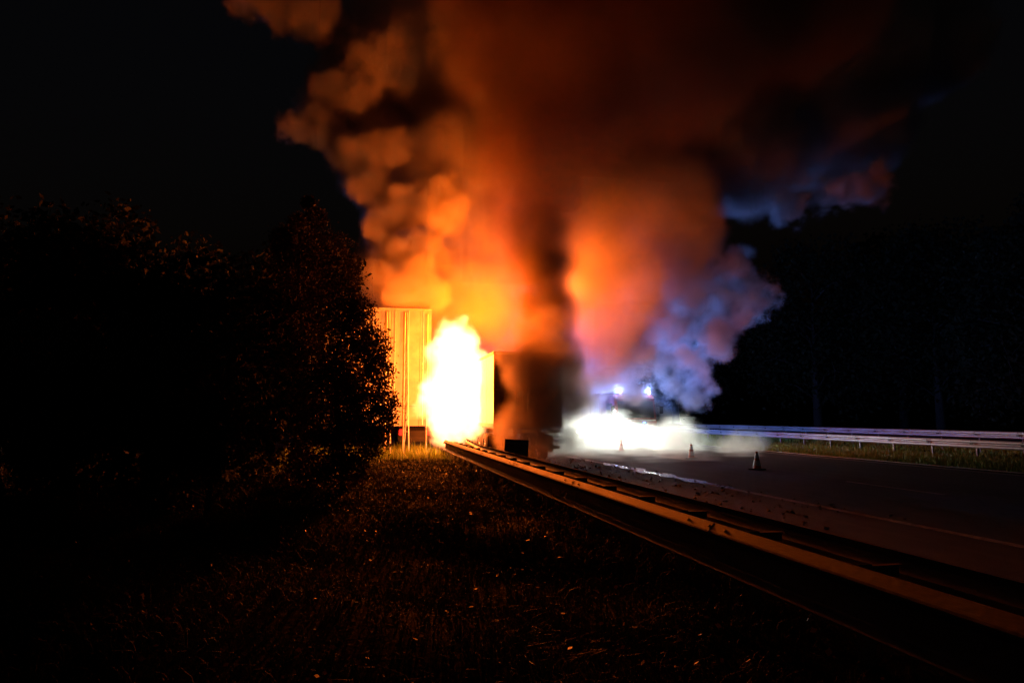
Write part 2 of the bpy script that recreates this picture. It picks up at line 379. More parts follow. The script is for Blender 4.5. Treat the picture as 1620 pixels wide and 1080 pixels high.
# tall dry stems beside the guardrail and below the trees
def weed(x, y, h, label, group='tall dry stems'):
    bm = bmesh.new(); r = random.Random(int(x*100+y*37))
    for k in range(r.choice((1, 2, 3))):
        p = Vector((r.uniform(-.06, .06), r.uniform(-.06, .06), -.02)); d = Vector((r.uniform(-.18, .18), r.uniform(-.18, .18), 1))
        hh = h*r.uniform(.7, 1)
        for s_ in range(4):
            q = p+d*hh/4; cyl(bm, p, q, .004*(1-s_*.15), .004*(1-(s_+1)*.15), 4); d += Vector((r.uniform(-.12, .12), r.uniform(-.12, .12), 0)); p = q
            for u in range(2 if s_ else 0):
                a = r.uniform(0, 6.28); t = p+Vector((math.cos(a)*.07, math.sin(a)*.07, .05)); v = [bm.verts.new(p), bm.verts.new(p.lerp(t, .5)+Vector((0, 0, .012))), bm.verts.new(t)]
                bm.faces.new(v)
        cyl(bm, p, p+Vector((0, 0, h*.09)), .010, .004, 5)
    o = link('weed_stem', bm, M['fallen'], None, (x, y, gz(x, y))); tag(o, label, 'weed', group); return o
weed(2.55, 9.3, .62, 'thin dry stem rising against the lower rail edge beside the third dark post')
weed(2.6, 8.8, .75, 'taller thin stem crossing in front of the orange rail, near the third dark post')
weed(2.5, 6.2, .5, 'short dry stem in front of the rail at its nearest bolted joint')
weed(1.9, 5.5, .45, 'small stem clump in the grass below the nearest bolted joint')
weed(4.15, 22.5, .95, 'thin dark reed behind the far end of the near guardrail')
for i, (a, b, h_, lb) in enumerate([(-6.4, 10.2, 1.1, 'tallest pale dry stems in the dark below the left-hand trees'), (-5.6, 11.3, .8, 'dry stems at the foot of the rounded dark shrub'),
      (-4.3, 10.1, .7, 'short dry stems between the rounded shrub and the birch'), (-3.4, 11.6, .9, 'dry stems just in front of the shrub beneath the birch'), (-7.4, 12.0, .9, 'faint dry stems near the left edge of the undergrowth')]):
    weed(a, b, h_, lb, 'dry stems below the trees')

# ---------------------------------------------------------------- trees
def tube(bm, pts, radii, n=7):
    rings = []
    for i, p in enumerate(pts):
        d = (pts[min(i+1, len(pts)-1)]-pts[max(i-1, 0)]).normalized(); q = d.to_track_quat('Z', 'Y')
        rings.append([bm.verts.new(p+q@Vector((math.cos(2*PI*k/n)*radii[i], math.sin(2*PI*k/n)*radii[i], 0))) for k in range(n)])
    for a, b in zip(rings, rings[1:]):
        for k in range(n): bm.faces.new((a[k], a[(k+1) % n], b[(k+1) % n], b[k]))
    bm.faces.new(rings[0][::-1]); bm.faces.new(rings[-1])
def leaves(pts, size, flat=.6):
    n = len(pts); A = rng.normal(size=(n, 3)); A /= np.linalg.norm(A, axis=1)[:, None]
    B = np.cross(A, rng.normal(size=(n, 3))); B /= np.linalg.norm(B, axis=1)[:, None]
    s = (size*rng.uniform(.6, 1.4, n))[:, None]
    return np.stack([pts-A*s, pts+B*s*flat, pts+A*s, pts-B*s*flat], 1).reshape(-1, 3)
def crown_points(clumps, per, shell=.55):
    out = []
    for c, r, k in clumps:
        n = int(per*k); d = rng.normal(size=(n, 3)); d /= np.linalg.norm(d, axis=1)[:, None]
        rad = r*(shell+(1-shell)*rng.random(n)**.7)*(.75+.35*rng.random(n)); rad *= np.where(rng.random(n) < .12, 1.25, 1)
        out.append(np.array(c)+d*rad[:, None])
    return np.concatenate(out)
def tree(name, base, height, clumps, leaf_size, per, lm, bmk, label, cat='tree', group=None, trunk_r=.14, twigs=None):
    t = empty(name, base); tag(t, label, cat, group)
    bm = bmesh.new(); top = Vector((random.uniform(-.3, .3), random.uniform(-.3, .3), height*.85)); mid = top*.5+Vector((random.uniform(-.25, .25), random.uniform(-.2, .2), 0))
    pts = [Vector((0, 0, -.15)), mid*.5, mid, mid.lerp(top, .5)+Vector((random.uniform(-.2, .2), 0, 0)), top]
    tube(bm, pts, [trunk_r*1.2, trunk_r*.9, trunk_r*.7, trunk_r*.42, trunk_r*.12])
    link('trunk', bm, bmk, t, smooth=True)
    bm = bmesh.new()
    for c, r, k in clumps:
        c = Vector(c); s = mid.lerp(top, min(.95, max(0, (c.z-mid.z)/(top.z-mid.z)-.25))) if c.z > mid.z else mid*max(.25, (c.z/mid.z-.25))
        m_ = s.lerp(c, .5)+Vector((0, 0, .15*r)); tube(bm, [s, m_, c], [trunk_r*.3, trunk_r*.2, trunk_r*.08], 5)
        for u in range(4):
            d = Vector(rng.normal(size=3)).normalized()*r*.9; tube(bm, [c, c+d*.5+Vector((0, 0, .05)), c+d], [trunk_r*.09, trunk_r*.05, .004], 4)
    link('branches', bm, bmk, t, smooth=True)
    P_ = crown_points(clumps, per)
    V = leaves(P_, leaf_size)
    if twigs is not None:
        V = np.concatenate([V, leaves(twigs-np.array(base), leaf_size*.8)])
    rawmesh('crown', V, 4, lm, t, 'stuff')
    return t
def clumps_px(lst, base, dj=.8):
    out = []
    for px, py, r, dd in lst:
        d = dd+random.uniform(-dj, dj); p = P(px, py, d)-Vector(base); out.append((tuple(p), r*d/1080, max(.25, (r/50)**2)))
    return out
base = (*P(478, 769, 16).xy, 0)
# hanging birch strands
st = []
for i in range(300):
    px = rng.uniform(428, 572); top_y = 322+abs(px-492)*.8+rng.uniform(0, 110); L_ = rng.uniform(.5, 1.5)
    p = np.array(P(px, top_y, 16+rng.uniform(-1.2, 1.2))); m_ = int(L_*34)
    tt = np.sort(rng.random(m_))*L_
    st.append(p+np.stack([rng.normal(0, .05, m_)+.1*np.sin(tt*3+i), rng.normal(0, .05, m_), -tt], 1))
st = np.concatenate(st)
tree('birch_tree', base, 6.9, clumps_px([(488, 322, 13, 16), (500, 345, 20, 16), (470, 350, 16, 16), (445, 378, 20, 16), (470, 385, 38, 16), (515, 400, 42, 16), (540, 430, 34, 16), (470, 450, 60, 16), (530, 490, 55, 16), (450, 530, 70, 16), (500, 600, 80, 16)], base),
     .027, 3600, M['leaf'], M['birch'], 'birch with drooping leafy twigs, its right side rim-lit orange, left of the billboard', twigs=st, trunk_r=.11)
base = (*P(548, 766, 15), )[:2]+(0,)
tree('hazel_bush', base, 4.6, clumps_px([(545, 500, 34, 15.2), (572, 492, 26, 15.2), (585, 545, 36, 15), (602, 590, 26, 15), (560, 570, 55, 15), (608, 635, 26, 15), (585, 650, 45, 15),
     (560, 700, 45, 15), (520, 640, 70, 15), (500, 720, 50, 14.7), (560, 745, 26, 14.6), (590, 700, 28, 15), (600, 668, 30, 15), (530, 750, 30, 14.8), (480, 745, 40, 15)], base, .5), .030, 3600, M['leaf'], M['bark'],
     'broad leafy bush with ragged right edge in front of the billboard', 'bush', trunk_r=.09)
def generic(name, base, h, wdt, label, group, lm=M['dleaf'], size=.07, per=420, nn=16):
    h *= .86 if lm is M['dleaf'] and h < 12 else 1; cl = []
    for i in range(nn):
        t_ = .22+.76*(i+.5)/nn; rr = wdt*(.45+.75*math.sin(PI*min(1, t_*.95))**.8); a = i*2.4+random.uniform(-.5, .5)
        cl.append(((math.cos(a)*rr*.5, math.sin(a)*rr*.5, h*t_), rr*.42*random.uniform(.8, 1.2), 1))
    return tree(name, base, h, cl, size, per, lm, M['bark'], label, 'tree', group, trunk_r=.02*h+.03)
lt = [(-3.6, 15.5, 5.2, 2.2, 'dark shrubby tree just left of the birch'), (-5.6, 15, 5.8, 2.6, 'second dark tree left of the birch, unlit'),
      (-8.2, 16.5, 6.6, 3.0, 'tall dark tree in the middle of the left-hand thicket'), (-10.5, 14.5, 5.9, 3.0, 'dark tree near the left edge, beside the tallest one'),
      (-13.0, 15.5, 6.6, 3.2, 'dark tree at the extreme left edge of the picture'), (-7.0, 22.5, 8.4, 3.4, 'tall dim tree standing behind the thicket on the left'),
      (-11.8, 24, 9.2, 4, 'tallest dim tree far back on the left'), (-2.0, 20.5, 7.7, 2.6, 'dark tree behind the birch, hiding the billboard end, made tall to block firelight')]  # last one made tall to keep firelight off the thicket
for i, (x, y, h, w_, lb) in enumerate(lt):
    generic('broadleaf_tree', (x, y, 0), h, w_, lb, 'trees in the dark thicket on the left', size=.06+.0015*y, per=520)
for i, (x, y, h, w_, lb) in enumerate([(-2.6, 12.6, 2.4, 1.7, 'low dark shrub filling the gap beneath the birch'), (-4.6, 12.8, 2.8, 2.0, 'low dark shrub left of the birch foot'),
      (-6.9, 12.6, 3.2, 2.2, 'rounded dark shrub in the middle of the undergrowth'), (-9.3, 12.4, 3.0, 2.3, 'dark shrub in the undergrowth towards the left edge'),
      (-11.8, 12.8, 3.4, 2.4, 'dark shrub at the left edge of the undergrowth'), (-3.6, 18.6, 3.6, 2.4, 'dark shrub behind the birch trunk'), (-8.6, 19, 4.6, 3, 'dark shrub behind the tall thicket trees')]):
    cl = [((random.uniform(-.5, .5)*w_, random.uniform(-.35, .35)*w_, h*random.uniform(.12, .85)), w_*random.uniform(.22, .36), 1) for _ in range(12)]
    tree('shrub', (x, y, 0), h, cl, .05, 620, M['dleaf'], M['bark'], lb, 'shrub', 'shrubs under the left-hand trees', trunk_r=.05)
proto = generic('woodland_tree', (48, 66, 0), 20, 8, 'dark woodland tree directly right of the purple smoke', 'woodland beyond the far carriageway', size=.22, per=520, nn=20)
for i, (x, y, s_, lb) in enumerate([(56, 58, 1.0, 'dark woodland tree beyond the middle of the far guardrail'), (62, 48, 1.05, 'dark woodland tree beyond the right stretch of the far guardrail'),
        (52, 44, .85, 'lower dark woodland tree before the taller ones at right'), (58, 34, .95, 'dark woodland tree at the right edge of the picture'),
        (40, 84, 1.1, 'distant woodland tree behind the fire engine smoke'), (66, 74, 1.2, 'tallest distant woodland tree at the upper right')]):
    c = copy_tree(proto); c.location = (x, y, 0); c.rotation_euler.z = i*1.3; c.scale = (s_, s_, s_); c['label'] = lb

# ---------------------------------------------------------------- billboard seen from behind
D_S = 31.0
def sx(px): return (px-580)*D_S/1104
bb_y = (D_S-.208*.8)/.978
sg = empty('road_sign', (.8, bb_y, -.05)); tag(sg, 'tall aluminium direction sign seen from behind on lattice legs, glowing yellow beside the flames', 'road sign')
x0, x1, zt, zb = -1.9, sx(683), 6.55, 1.2
edges = [x0, x0+1.0, sx(617), sx(640)+.05, sx(664), x1]
zs = [zb, 2.1, 3.2, 4.3, 5.4, zt]
for i in range(len(edges)-1):
    for j in range(len(zs)-1):
        boxo('sheet_panel', ((edges[i]+edges[i+1])/2-.8, .06+.006*((i+j) % 2), (zs[j]+zs[j+1])/2+.05), (edges[i+1]-edges[i]-.012, .02, zs[j+1]-zs[j]-.014), M['sheet'], sg, bev=.004)
for z in (1.5, 3.2, 4.3, 5.4): boxo('cross_rail', ((x0+x1)/2-.8, .035, z+.05), (x1-x0-.1, .02, .035), M['sheet'], sg)
boxo('edge_strip', ((x0+x1)/2-.8, .04, zt+.07), (x1-x0+.03, .07, .04), M['rib'], sg)
for px_ in (618, 640, 664): boxo('stiffener', (sx(px_)+.16-.8, .02, (zt+zb)/2+.05), (.035, .03, zt-zb-.1), M['rib'], sg)
for px_ in (612, 641, 678):
    xx = sx(px_)-.8; L1 = bmesh.new()
    w2 = .26; zt2 = zt-.1 if px_ != 678 else zt-.15
    cyl(L1, (xx-.05, -.05, -.1), (xx-.05, -.05, zt2), .032, n=8)
    if px_ != 678:
        cyl(L1, (xx+.20, -.35, -.1), (xx+.05, -.06, zt2), .028, n=8)
        link('lattice_leg', L1, M['rib'], sg)
        L2 = bmesh.new(); cyl(L2, (xx-.03, .0, -.1), (xx+.12, -.28, 2.3), .022, n=6)
        for z in (1.0, 1.9, 3.0, 4.1): cyl(L2, (xx-.05, -.05, z), (xx+.20-.022*z, -.35+.045*z, z+.02), .016, n=6)
        for z in (.9, 2.0, 3.1): cyl(L2, (xx-.05, -.05, z), (xx+.20-.022*(z+.9), -.33+.045*(z+.9), z+.9), .012, n=6)
        link('lattice_brace', L2, M['rib'], sg)
    else: link('lattice_leg', L1, M['rib'], sg)

# small board on the rail, seen from behind
hb = empty('marker_board', (*P(815, 720, 20).xy, 0)); hb.rotation_euler = (0, math.radians(3), math.radians(-4))
tag(hb, 'small dark rectangular board seen from behind, standing just behind the near guardrail', 'sign')
boxo('panel', (0, 0, .73), (.70, .03, .50), M['dark_panel'], hb, bev=.006)
for s_ in (-1, 1):
    boxo('stiffener', (0, -.025, .73+s_*.14), (.64, .02, .035), M['galv_dark'], hb)
    boxo('post', (s_*.22, .04, .4), (.05, .04, .9), M['galv_dark'], hb)

# ---------------------------------------------------------------- wheels helper
def wheel(parent, x, y, r, wdt, sx_=1, m=None):
    bm = bmesh.new(); n = 20
    prof = [(-.5, .62), (-.5, .92), (-.42, 1), (.42, 1), (.5, .92), (.5, .62)]
    rings = [[bm.verts.new((x+u*wdt, y+math.cos(2*PI*k/n)*v*r, r+math.sin(2*PI*k/n)*v*r)) for k in range(n)] for u, v in prof]
    for a, b in zip(rings, rings[1:]):
        for k in range(n): bm.faces.new((a[k], a[(k+1) % n], b[(k+1) % n], b[k]))
    t = link('wheel', bm, M['rubber'], parent, smooth=True)
    bm = bmesh.new(); cyl(bm, (x-.42*wdt, y, r), (x+.40*wdt, y, r), r*.61, n=20); cyl(bm, (x+sx_*.3*wdt, y, r), (x+sx_*.46*wdt, y, r), r*.25, n=12)
    for k in range(8):
        a = 2*PI*k/8; cyl(bm, (x+sx_*.38*wdt, y+math.cos(a)*r*.4, r+math.sin(a)*r*.4), (x+sx_*.44*wdt, y+math.cos(a)*r*.4, r+math.sin(a)*r*.4), .02, n=6)
    link('rim', bm, m or M['chrome'], t)

# ---------------------------------------------------------------- burning articulated lorry, seen from behind
lo = empty('articulated_lorry', (5.67, 23.9, 0)); tag(lo, 'box-bodied lorry seen from behind in the orange smoke, its left side burning', 'lorry')
Wd, Ln = 2.5, 12.0
boxo('roof', (0, Ln/2, 3.93), (Wd, Ln, .06), M['trailer'], lo)
boxo('floor', (0, Ln/2, 1.28), (Wd-.04, Ln, .12), M['galv_dark'], lo)
for i in range(8):
    for s_ in (-1, 1): boxo('side_panel', (s_*(Wd/2-.02), (i+.5)*Ln/8, 2.62), (.035, Ln/8-.014, 2.55), M['trailer'], lo, bev=.005)
for s_ in (-1, 1):
    boxo('top_rail', (s_*Wd/2, Ln/2, 3.90), (.05, Ln, .09), M['galv'], lo); boxo('bottom_rail', (s_*Wd/2, Ln/2, 1.33), (.05, Ln, .12), M['galv_dark'], lo)
    boxo('corner_post', (s_*(Wd/2-.03), -.01, 2.62), (.08, .06, 2.66), M['dark_panel'], lo, bev=.008)
    d = boxo('rear_door', (s_*.605, 0, 2.6), (1.15, .04, 2.5), M['dark_panel'], lo, bev=.01)
    for q_ in (.22, .42): cylo('locking_bar', (s_*q_, -.045, 1.38), (s_*q_, -.045, 3.82), .017, M['galv_dark'], d); 
    for z in (1.7, 2.6, 3.5): boxo('hinge', (s_*1.13, -.035, z), (.14, .03, .05), M['galv_dark'], d)
    boxo('handle', (s_*.32, -.07, 2.0), (.24, .02, .03), M['galv_dark'], d)
    boxo('tail_light', (s_*.95, -.06, 1.12), (.36, .05, .13), M['taildead'], lo, bev=.01)
    boxo('mudflap', (s_*.95, 1.25, .62), (.6, .015, .6), M['rubber'], lo)
    for k in range(3): wheel(lo, s_*1.05, 2.2+k*1.35, .5, .34, s_)
boxo('under_run_bar', (0, -.02, .55), (2.3, .08, .12), M['galv_dark'], lo, bev=.01)
boxo('number_plate', (0, -.09, 1.12), (.52, .01, .11), M['yellow'], lo)
for s_ in (-1, 1): boxo('chassis_beam', (s_*.45, Ln/2, 1.08), (.12, Ln-.3, .26), M['black'], lo)
cb = boxo('cab', (0, Ln+1.6, 2.15), (2.45, 2.1, 2.9), M['white'], lo, bev=.12)
boxo('windscreen', (0, Ln+2.66, 2.65), (2.1, .02, .95), M['glass'], cb)
for s_ in (-1, 1): boxo('side_window', (s_*1.232, Ln+1.9, 2.6), (.02, .9, .7), M['glass'], cb); wheel(lo, s_*1.05, Ln+1.7, .5, .34, s_)

# ---------------------------------------------------------------- fire engine facing the camera
fe = empty('fire_engine', (14.75, 36.0, 0), math.radians(3)); tag(fe, 'fire engine facing the camera with blazing headlights, veiled in pale smoke', 'fire engine')
W2 = 2.45
body = bmesh.new(); box(body, (0, 4.6, 1.85), (W2, 4.6, 2.3), bev=.05); link('body', body, M['red'], fe)
cab = bmesh.new()
prism(cab, [(0.0, .55), (0.0, 1.35), (.22, 2.72), (.42, 2.85), (2.25, 2.9), (2.25, .55)], 'X', -W2/2, W2/2)
bmesh.ops.bevel(cab, geom=cab.edges[:], offset=.05, segments=2, affect='EDGES'); cabo = link('cab', cab, M['red'], fe)
rt_ = Matrix.Rotation(math.radians(-9.1), 3, 'X')
boxo('windscreen', (0, .085, 2.02), (2.15, .03, .95), M['glass'], cabo, rot=rt_)
for s_ in (-1, 1):
    boxo('wiper', (s_*.5, .01, 1.75), (.7, .015, .02), M['black'], cabo, rot=Matrix.Rotation(.35*s_, 3, 'Y'))
    boxo('side_window', (s_*(W2/2+.003), .95, 2.0), (.012, .8, .75), M['glass'], cabo)
    boxo('side_stripe', (s_*(W2/2+.004), 4.6, 1.35), (.008, 4.3, .28), M['yellow'], fe)
    for k in range(3): boxo('locker_shutter', (s_*(W2/2+.006), 3.1+k*1.45, 2.1), (.012, 1.25, 1.25), M['chrome'], fe)
    m_ = boxo('mirror', (s_*(W2/2+.24), -.12, 2.0), (.2, .08, .42), M['black'], fe, bev=.02)
    cylo('mirror_arm', (s_*(W2/2), .1, 2.25), (s_*(W2/2+.24), -.1, 2.2), .018, M['black'], m_)
    hl = cylo('headlight', (s_*.92, -.03, .8), (s_*.92, -.155, .8), .135, M['chrome'], fe, n=20)
    cylo('lens', (s_*.92, -.156, .8), (s_*.92, -.165, .8), .12, M['head'], hl, n=20)
    boxo('roof_beacon', (s_*.86, .55, 3.03), (.4, .26, .22), M['beacon'], fe, bev=.05)
    cylo('roof_lamp', (s_*.88, .2, 2.98), (s_*.88, .16, 2.98), .05, M['marker'] if s_ > 0 else M['amber'], fe)
    wheel(fe, s_*1.02, 1.2, .5, .3, s_); wheel(fe, s_*1.02, 5.3, .5, .3, s_)
    boxo('grille_beacon', (s_*.45, -.03, 1.3), (.16, .04, .08), M['beacon'], fe, bev=.01)
for z in (1.95, 1.75, 1.45): cylo('marker_lamp', (-1.38, -.14, z), (-1.38, -.17, z), .035, M['marker'], fe)
boxo('grille', (0, -.012, 1.15), (1.3, .03, .38), M['black'], fe)
for k in range(5): boxo('grille_bar', (0, -.04, 1.0+k*.075), (1.26, .02, .018), M['chrome'], fe)
boxo('bumper', (0, -.06, .55), (2.5, .24, .32), M['white'], fe, bev=.04)
boxo('number_plate', (0, -.19, .55), (.52, .01, .11), M['yellow'], fe)
boxo('stripe', (0, -.010, 1.43), (2.3, .012, .08), M['reflect'], fe)
bm = bmesh.new()
for s_ in (-1, 1): cyl(bm, (s_*.25, 2.6, 3.12), (s_*.25, 6.7, 3.12), .03, n=6)
for k in range(12): cyl(bm, (-.25, 2.8+k*.33, 3.12), (.25, 2.8+k*.33, 3.12), .018, n=6)
link('roof_ladder', bm, M['chrome'], fe)
for s_ in (-1, 1):
    h = lamp('headlight_beam', 'SPOT', (s_*.92, -.2, .8), 1500, (.93, 1, .87), .1, fe, spot_size=math.radians(140), spot_blend=.9)
    h.rotation_euler = (math.radians(80), 0, PI+math.radians(s_*6))
    lamp('beacon_light', 'POINT', (s_*.95, .3, 3.17), 90, (.25, .4, 1), .03, fe)
    boxo('roof_beacon', (s_*.95, 6.7, 3.08), (.24, .24, .16), M['beacon'], fe, bev=.05)
    lamp('beacon_light', 'POINT', (s_*.95, 6.7, 3.3), 4500, (.16, .30, 1), .05, fe)
# van behind to the left, with bright reflective blocks and a blue light
vn = empty('emergency_van', (11.1, 37.6, 0), math.radians(-3)); tag(vn, 'emergency van with white reflective blocks and a blue roof light, left of the fire engine', 'van')
vb = bmesh.new(); prism(vb, [(0, .4), (0, 1.0), (.75, 1.25), (1.5, 2.25), (5.2, 2.3), (5.35, 2.1), (5.35, .4)], 'X', -1, 1)
bmesh.ops.bevel(vb, geom=vb.edges[:], offset=.06, segments=2, affect='EDGES'); vbo = link('body', vb, M['white'], vn)
boxo('windscreen', (0, 1.09, 1.78), (1.75, .02, 1.0), M['glass'], vn, rot=Matrix.Rotation(math.radians(-37), 3, 'X'))
for s_ in (-1, 1):
    boxo('reflective_block', (s_*.55, -.008, .82), (.42, .012, .26), M['reflect'], vn); boxo('side_window', (s_*1.005, 2.0, 1.75), (.01, .9, .55), M['glass'], vn)
    wheel(vn, s_*.88, .95, .34, .22, s_); wheel(vn, s_*.88, 4.3, .34, .22, s_)
    hl = boxo('headlight', (s_*.78, .0, .78), (.26, .05, .2), M['chrome'], vn, bev=.02)
    boxo('lens', (s_*.78, -.03, .78), (.2, .02, .15), M['marker'], hl)
boxo('light_bar', (0, 2.0, 2.42), (1.3, .3, .2), M['beacon'], vn, bev=.05); boxo('bumper', (0, -.05, .48), (1.9, .14, .2), M['black'], vn, bev=.03)
for s_ in (-1, 1):
    h = lamp('headlight_beam', 'SPOT', (s_*.78, -.14, .78), 3000, (.96, 1, .84), .1, vn, spot_size=math.radians(120), spot_blend=.9)
    h.rotation_euler = (math.radians(80), 0, PI)
lamp('beacon_light', 'POINT', (0, 1.6, 2.75), 260, (.15, .2, 1), .03, vn)
# dark car past the sign with a glowing tail lamp
pc = empty('parked_car', (2.5, 36, 0)); tag(pc, 'distant dark car seen beneath the sign by its red tail lamps', 'car')
cbm = bmesh.new(); prism(cbm, [(0, .3), (-.02, .9), (.25, 1.0), (.75, 1.42), (2.3, 1.44), (3.1, .98), (4.2, .85), (4.3, .3)], 'X', -.87, .87)
bmesh.ops.bevel(cbm, geom=cbm.edges[:], offset=.05, segments=2, affect='EDGES'); link('body', cbm, M['black'], pc)
boxo('rear_window', (0, .47, 1.23), (1.35, .02, .5), M['glass'], pc, rot=Matrix.Rotation(math.radians(-49), 3, 'X'))
for s_ in (-1, 1):
    boxo('tail_light', (s_*.7, -.03, .82), (.22, .04, .3), M['tail'], pc, bev=.02); wheel(pc, s_*.78, .8, .32, .2, s_); wheel(pc, s_*.78, 3.4, .32, .2, s_)
boxo('bumper', (0, -.05, .45), (1.7, .12, .2), M['black'], pc, bev=.03)

# ---------------------------------------------------------------- cones
def make_cone():
    c = empty('traffic_cone'); b = boxo('base', (0, 0, .02), (.38, .38, .04), M['rubber'], c, bev=.008)
    def rr(z): return .125-(z-.04)/.52*.095
    for nm, z0_, z1_, m_, o_ in (('body', .04, .56, 'orange', 0), ('reflective_band', .13, .29, 'reflect', .003), ('reflective_band', .36, .50, 'reflect', .003)):
        cylo(nm, (0, 0, z0_), (0, 0, z1_), rr(z0_)+o_, M[m_], c, r2=rr(z1_)+o_, n=20)
    return c
cn = make_cone()
for i, (px_, py_, lb) in enumerate([(1198, 741, 'nearest traffic cone, white-lit on its left, alone on the dark road'), (1094, 724, 'middle traffic cone at the edge of the pale ground smoke'),
                       (983, 713, 'farthest traffic cone, swallowed by the bright smoke before the fire engine')]):
    c = cn if i == 0 else copy_tree(cn); d = 1080*1.65/(py_-658); c.location = (*P(px_, py_, d).xy, .002); c.rotation_euler.z = .4+i
    tag(c, lb, 'traffic cone', 'traffic cones closing the lane')

# ---------------------------------------------------------------- smoke, steam and flames: real volumes
def vol_mat(name, color, dens, aniso=0.0, emit=None, ncol=None):
    m = bpy.data.materials.new(name); m.use_nodes = True; nt = m.node_tree; nt.nodes.clear(); L = nt.links.new
    out = nt.nodes.new('ShaderNodeOutputMaterial')
    at = N(nt, 'ShaderNodeAttribute'); at.attribute_name = 'density'
    mu = N(nt, 'ShaderNodeMath', operation='MULTIPLY'); mu.inputs[1].default_value = dens; L(at.outputs['Fac'], mu.inputs[0])
    if emit is None:
        pv = N(nt, 'ShaderNodeVolumePrincipled'); pv.inputs['Density'].default_value = dens
        pv.inputs['Color'].default_value = (*color, 1); pv.inputs['Anisotropy'].default_value = aniso
        L(pv.outputs[0], out.inputs['Volume'])
    else:
        em = N(nt, 'ShaderNodeEmission'); em.inputs[0].default_value = (*color, 1)
        m2 = N(nt, 'ShaderNodeMath', operation='MULTIPLY'); m2.inputs[1].default_value = emit; L(at.outputs['Fac'], m2.inputs[0]); L(m2.outputs[0], em.inputs[1])
        L(em.outputs[0], out.inputs['Volume'])
    return m
def volume(name, lo_, hi_, vox, blobs, amp, nscale, edge, material, smooth=1.0, inner=(.5, 1.5, .3), rough=.55, warp=0, fine=None, detail=5):
    ng = bpy.data.node_groups.new(name+'_nodes', 'GeometryNodeTree')
    ng.interface.new_socket('Geometry', in_out='OUTPUT', socket_type='NodeSocketGeometry')
    nd = ng.nodes; L = ng.links.new
    def math_(op, a, b=None, c=None):
        n = nd.new('ShaderNodeMath'); n.operation = op
        for i, v in enumerate((a, b, c)):
            if v is None: continue
            if isinstance(v, (int, float)): n.inputs[i].default_value = v
            else: L(v, n.inputs[i])
        return n.outputs[0]
    pos = nd.new('GeometryNodeInputPosition').outputs[0]
    def noise(sc, det, ro, src, off=(0, 0, 0), dist=0, col=False):
        a = nd.new('ShaderNodeVectorMath'); a.operation = 'ADD'; a.inputs[1].default_value = off; L(src, a.inputs[0])
        n = nd.new('ShaderNodeTexNoise'); n.noise_dimensions = '3D'; n.inputs['Scale'].default_value = sc; n.inputs['Detail'].default_value = det
        n.inputs['Roughness'].default_value = ro; n.inputs['Distortion'].default_value = dist; L(a.outputs[0], n.inputs['Vector']); return n.outputs['Color' if col else 0]
    p = pos
    if warp:
        c = noise(nscale*.45, 2, .5, pos, (31, 7, 3), col=True)
        s1 = nd.new('ShaderNodeVectorMath'); s1.operation = 'SUBTRACT'; L(c, s1.inputs[0]); s1.inputs[1].default_value = (.5, .5, .5)
        s2 = nd.new('ShaderNodeVectorMath'); s2.operation = 'SCALE'; L(s1.outputs[0], s2.inputs[0]); s2.inputs['Scale'].default_value = warp
        s3 = nd.new('ShaderNodeVectorMath'); s3.operation = 'ADD'; L(pos, s3.inputs[0]); L(s2.outputs[0], s3.inputs[1]); p = s3.outputs[0]
    sdf = None
    for c, r in blobs:
        dn = nd.new('ShaderNodeVectorMath'); dn.operation = 'DISTANCE'; L(p, dn.inputs[0]); dn.inputs[1].default_value = tuple(c)
        v = math_('SUBTRACT', dn.outputs['Value'], r)
        sdf = v if sdf is None else math_('SMOOTH_MIN', sdf, v, smooth)
    nz = noise(nscale, detail, rough, pos)
    sdf = math_('ADD', sdf, math_('MULTIPLY', math_('SUBTRACT', nz, .5), amp*2))
    if fine: sdf = math_('ADD', sdf, math_('MULTIPLY', math_('SUBTRACT', noise(fine[0], 4, .6, pos, (3, 2, 8)), .5), fine[1]*2))
    den = nd.new('ShaderNodeMapRange'); den.interpolation_type = 'SMOOTHSTEP'
    L(sdf, den.inputs[0]); den.inputs[1].default_value = 0; den.inputs[2].default_value = -edge; den.inputs[3].default_value = 0; den.inputs[4].default_value = 1
    n2 = noise(inner[2], 4, .55, pos, (5, 9, 2)); mr = nd.new('ShaderNodeMapRange'); L(n2, mr.inputs[0])
    mr.inputs[1].default_value = .36; mr.inputs[2].default_value = .64; mr.inputs[3].default_value = inner[0]; mr.inputs[4].default_value = inner[1]
    dens = math_('MULTIPLY', den.outputs[0], mr.outputs[0])
    vc = nd.new('GeometryNodeVolumeCube'); L(dens, vc.inputs['Density'])
    vc.inputs['Min'].default_value = lo_; vc.inputs['Max'].default_value = hi_
    for i, ax in enumerate('XYZ'): vc.inputs['Resolution '+ax].default_value = max(8, int((hi_[i]-lo_[i])/vox))
    sm = nd.new('GeometryNodeSetMaterial'); sm.inputs['Material'].default_value = material; L(vc.outputs[0], sm.inputs[0])
    go = nd.new('NodeGroupOutput'); L(sm.outputs[0], go.inputs[0])
    vd = bpy.data.volumes.new(name); vd.materials.append(material)
    o = bpy.data.objects.new(name, vd); COL.objects.link(o)
    md_ = o.modifiers.new('nodes', 'NODES'); md_.node_group = ng
    return o
def blobs_px(l): return [(P(px, py, d), r*d/1080) for px, py, d, r in l]
def bounds(bl, pad):
    lo_ = [min(c[i]-r for c, r in bl)-pad for i in range(3)]; hi_ = [max(c[i]+r for c, r in bl)+pad for i in range(3)]
    lo_[2] = max(lo_[2], .02); return tuple(lo_), tuple(hi_)

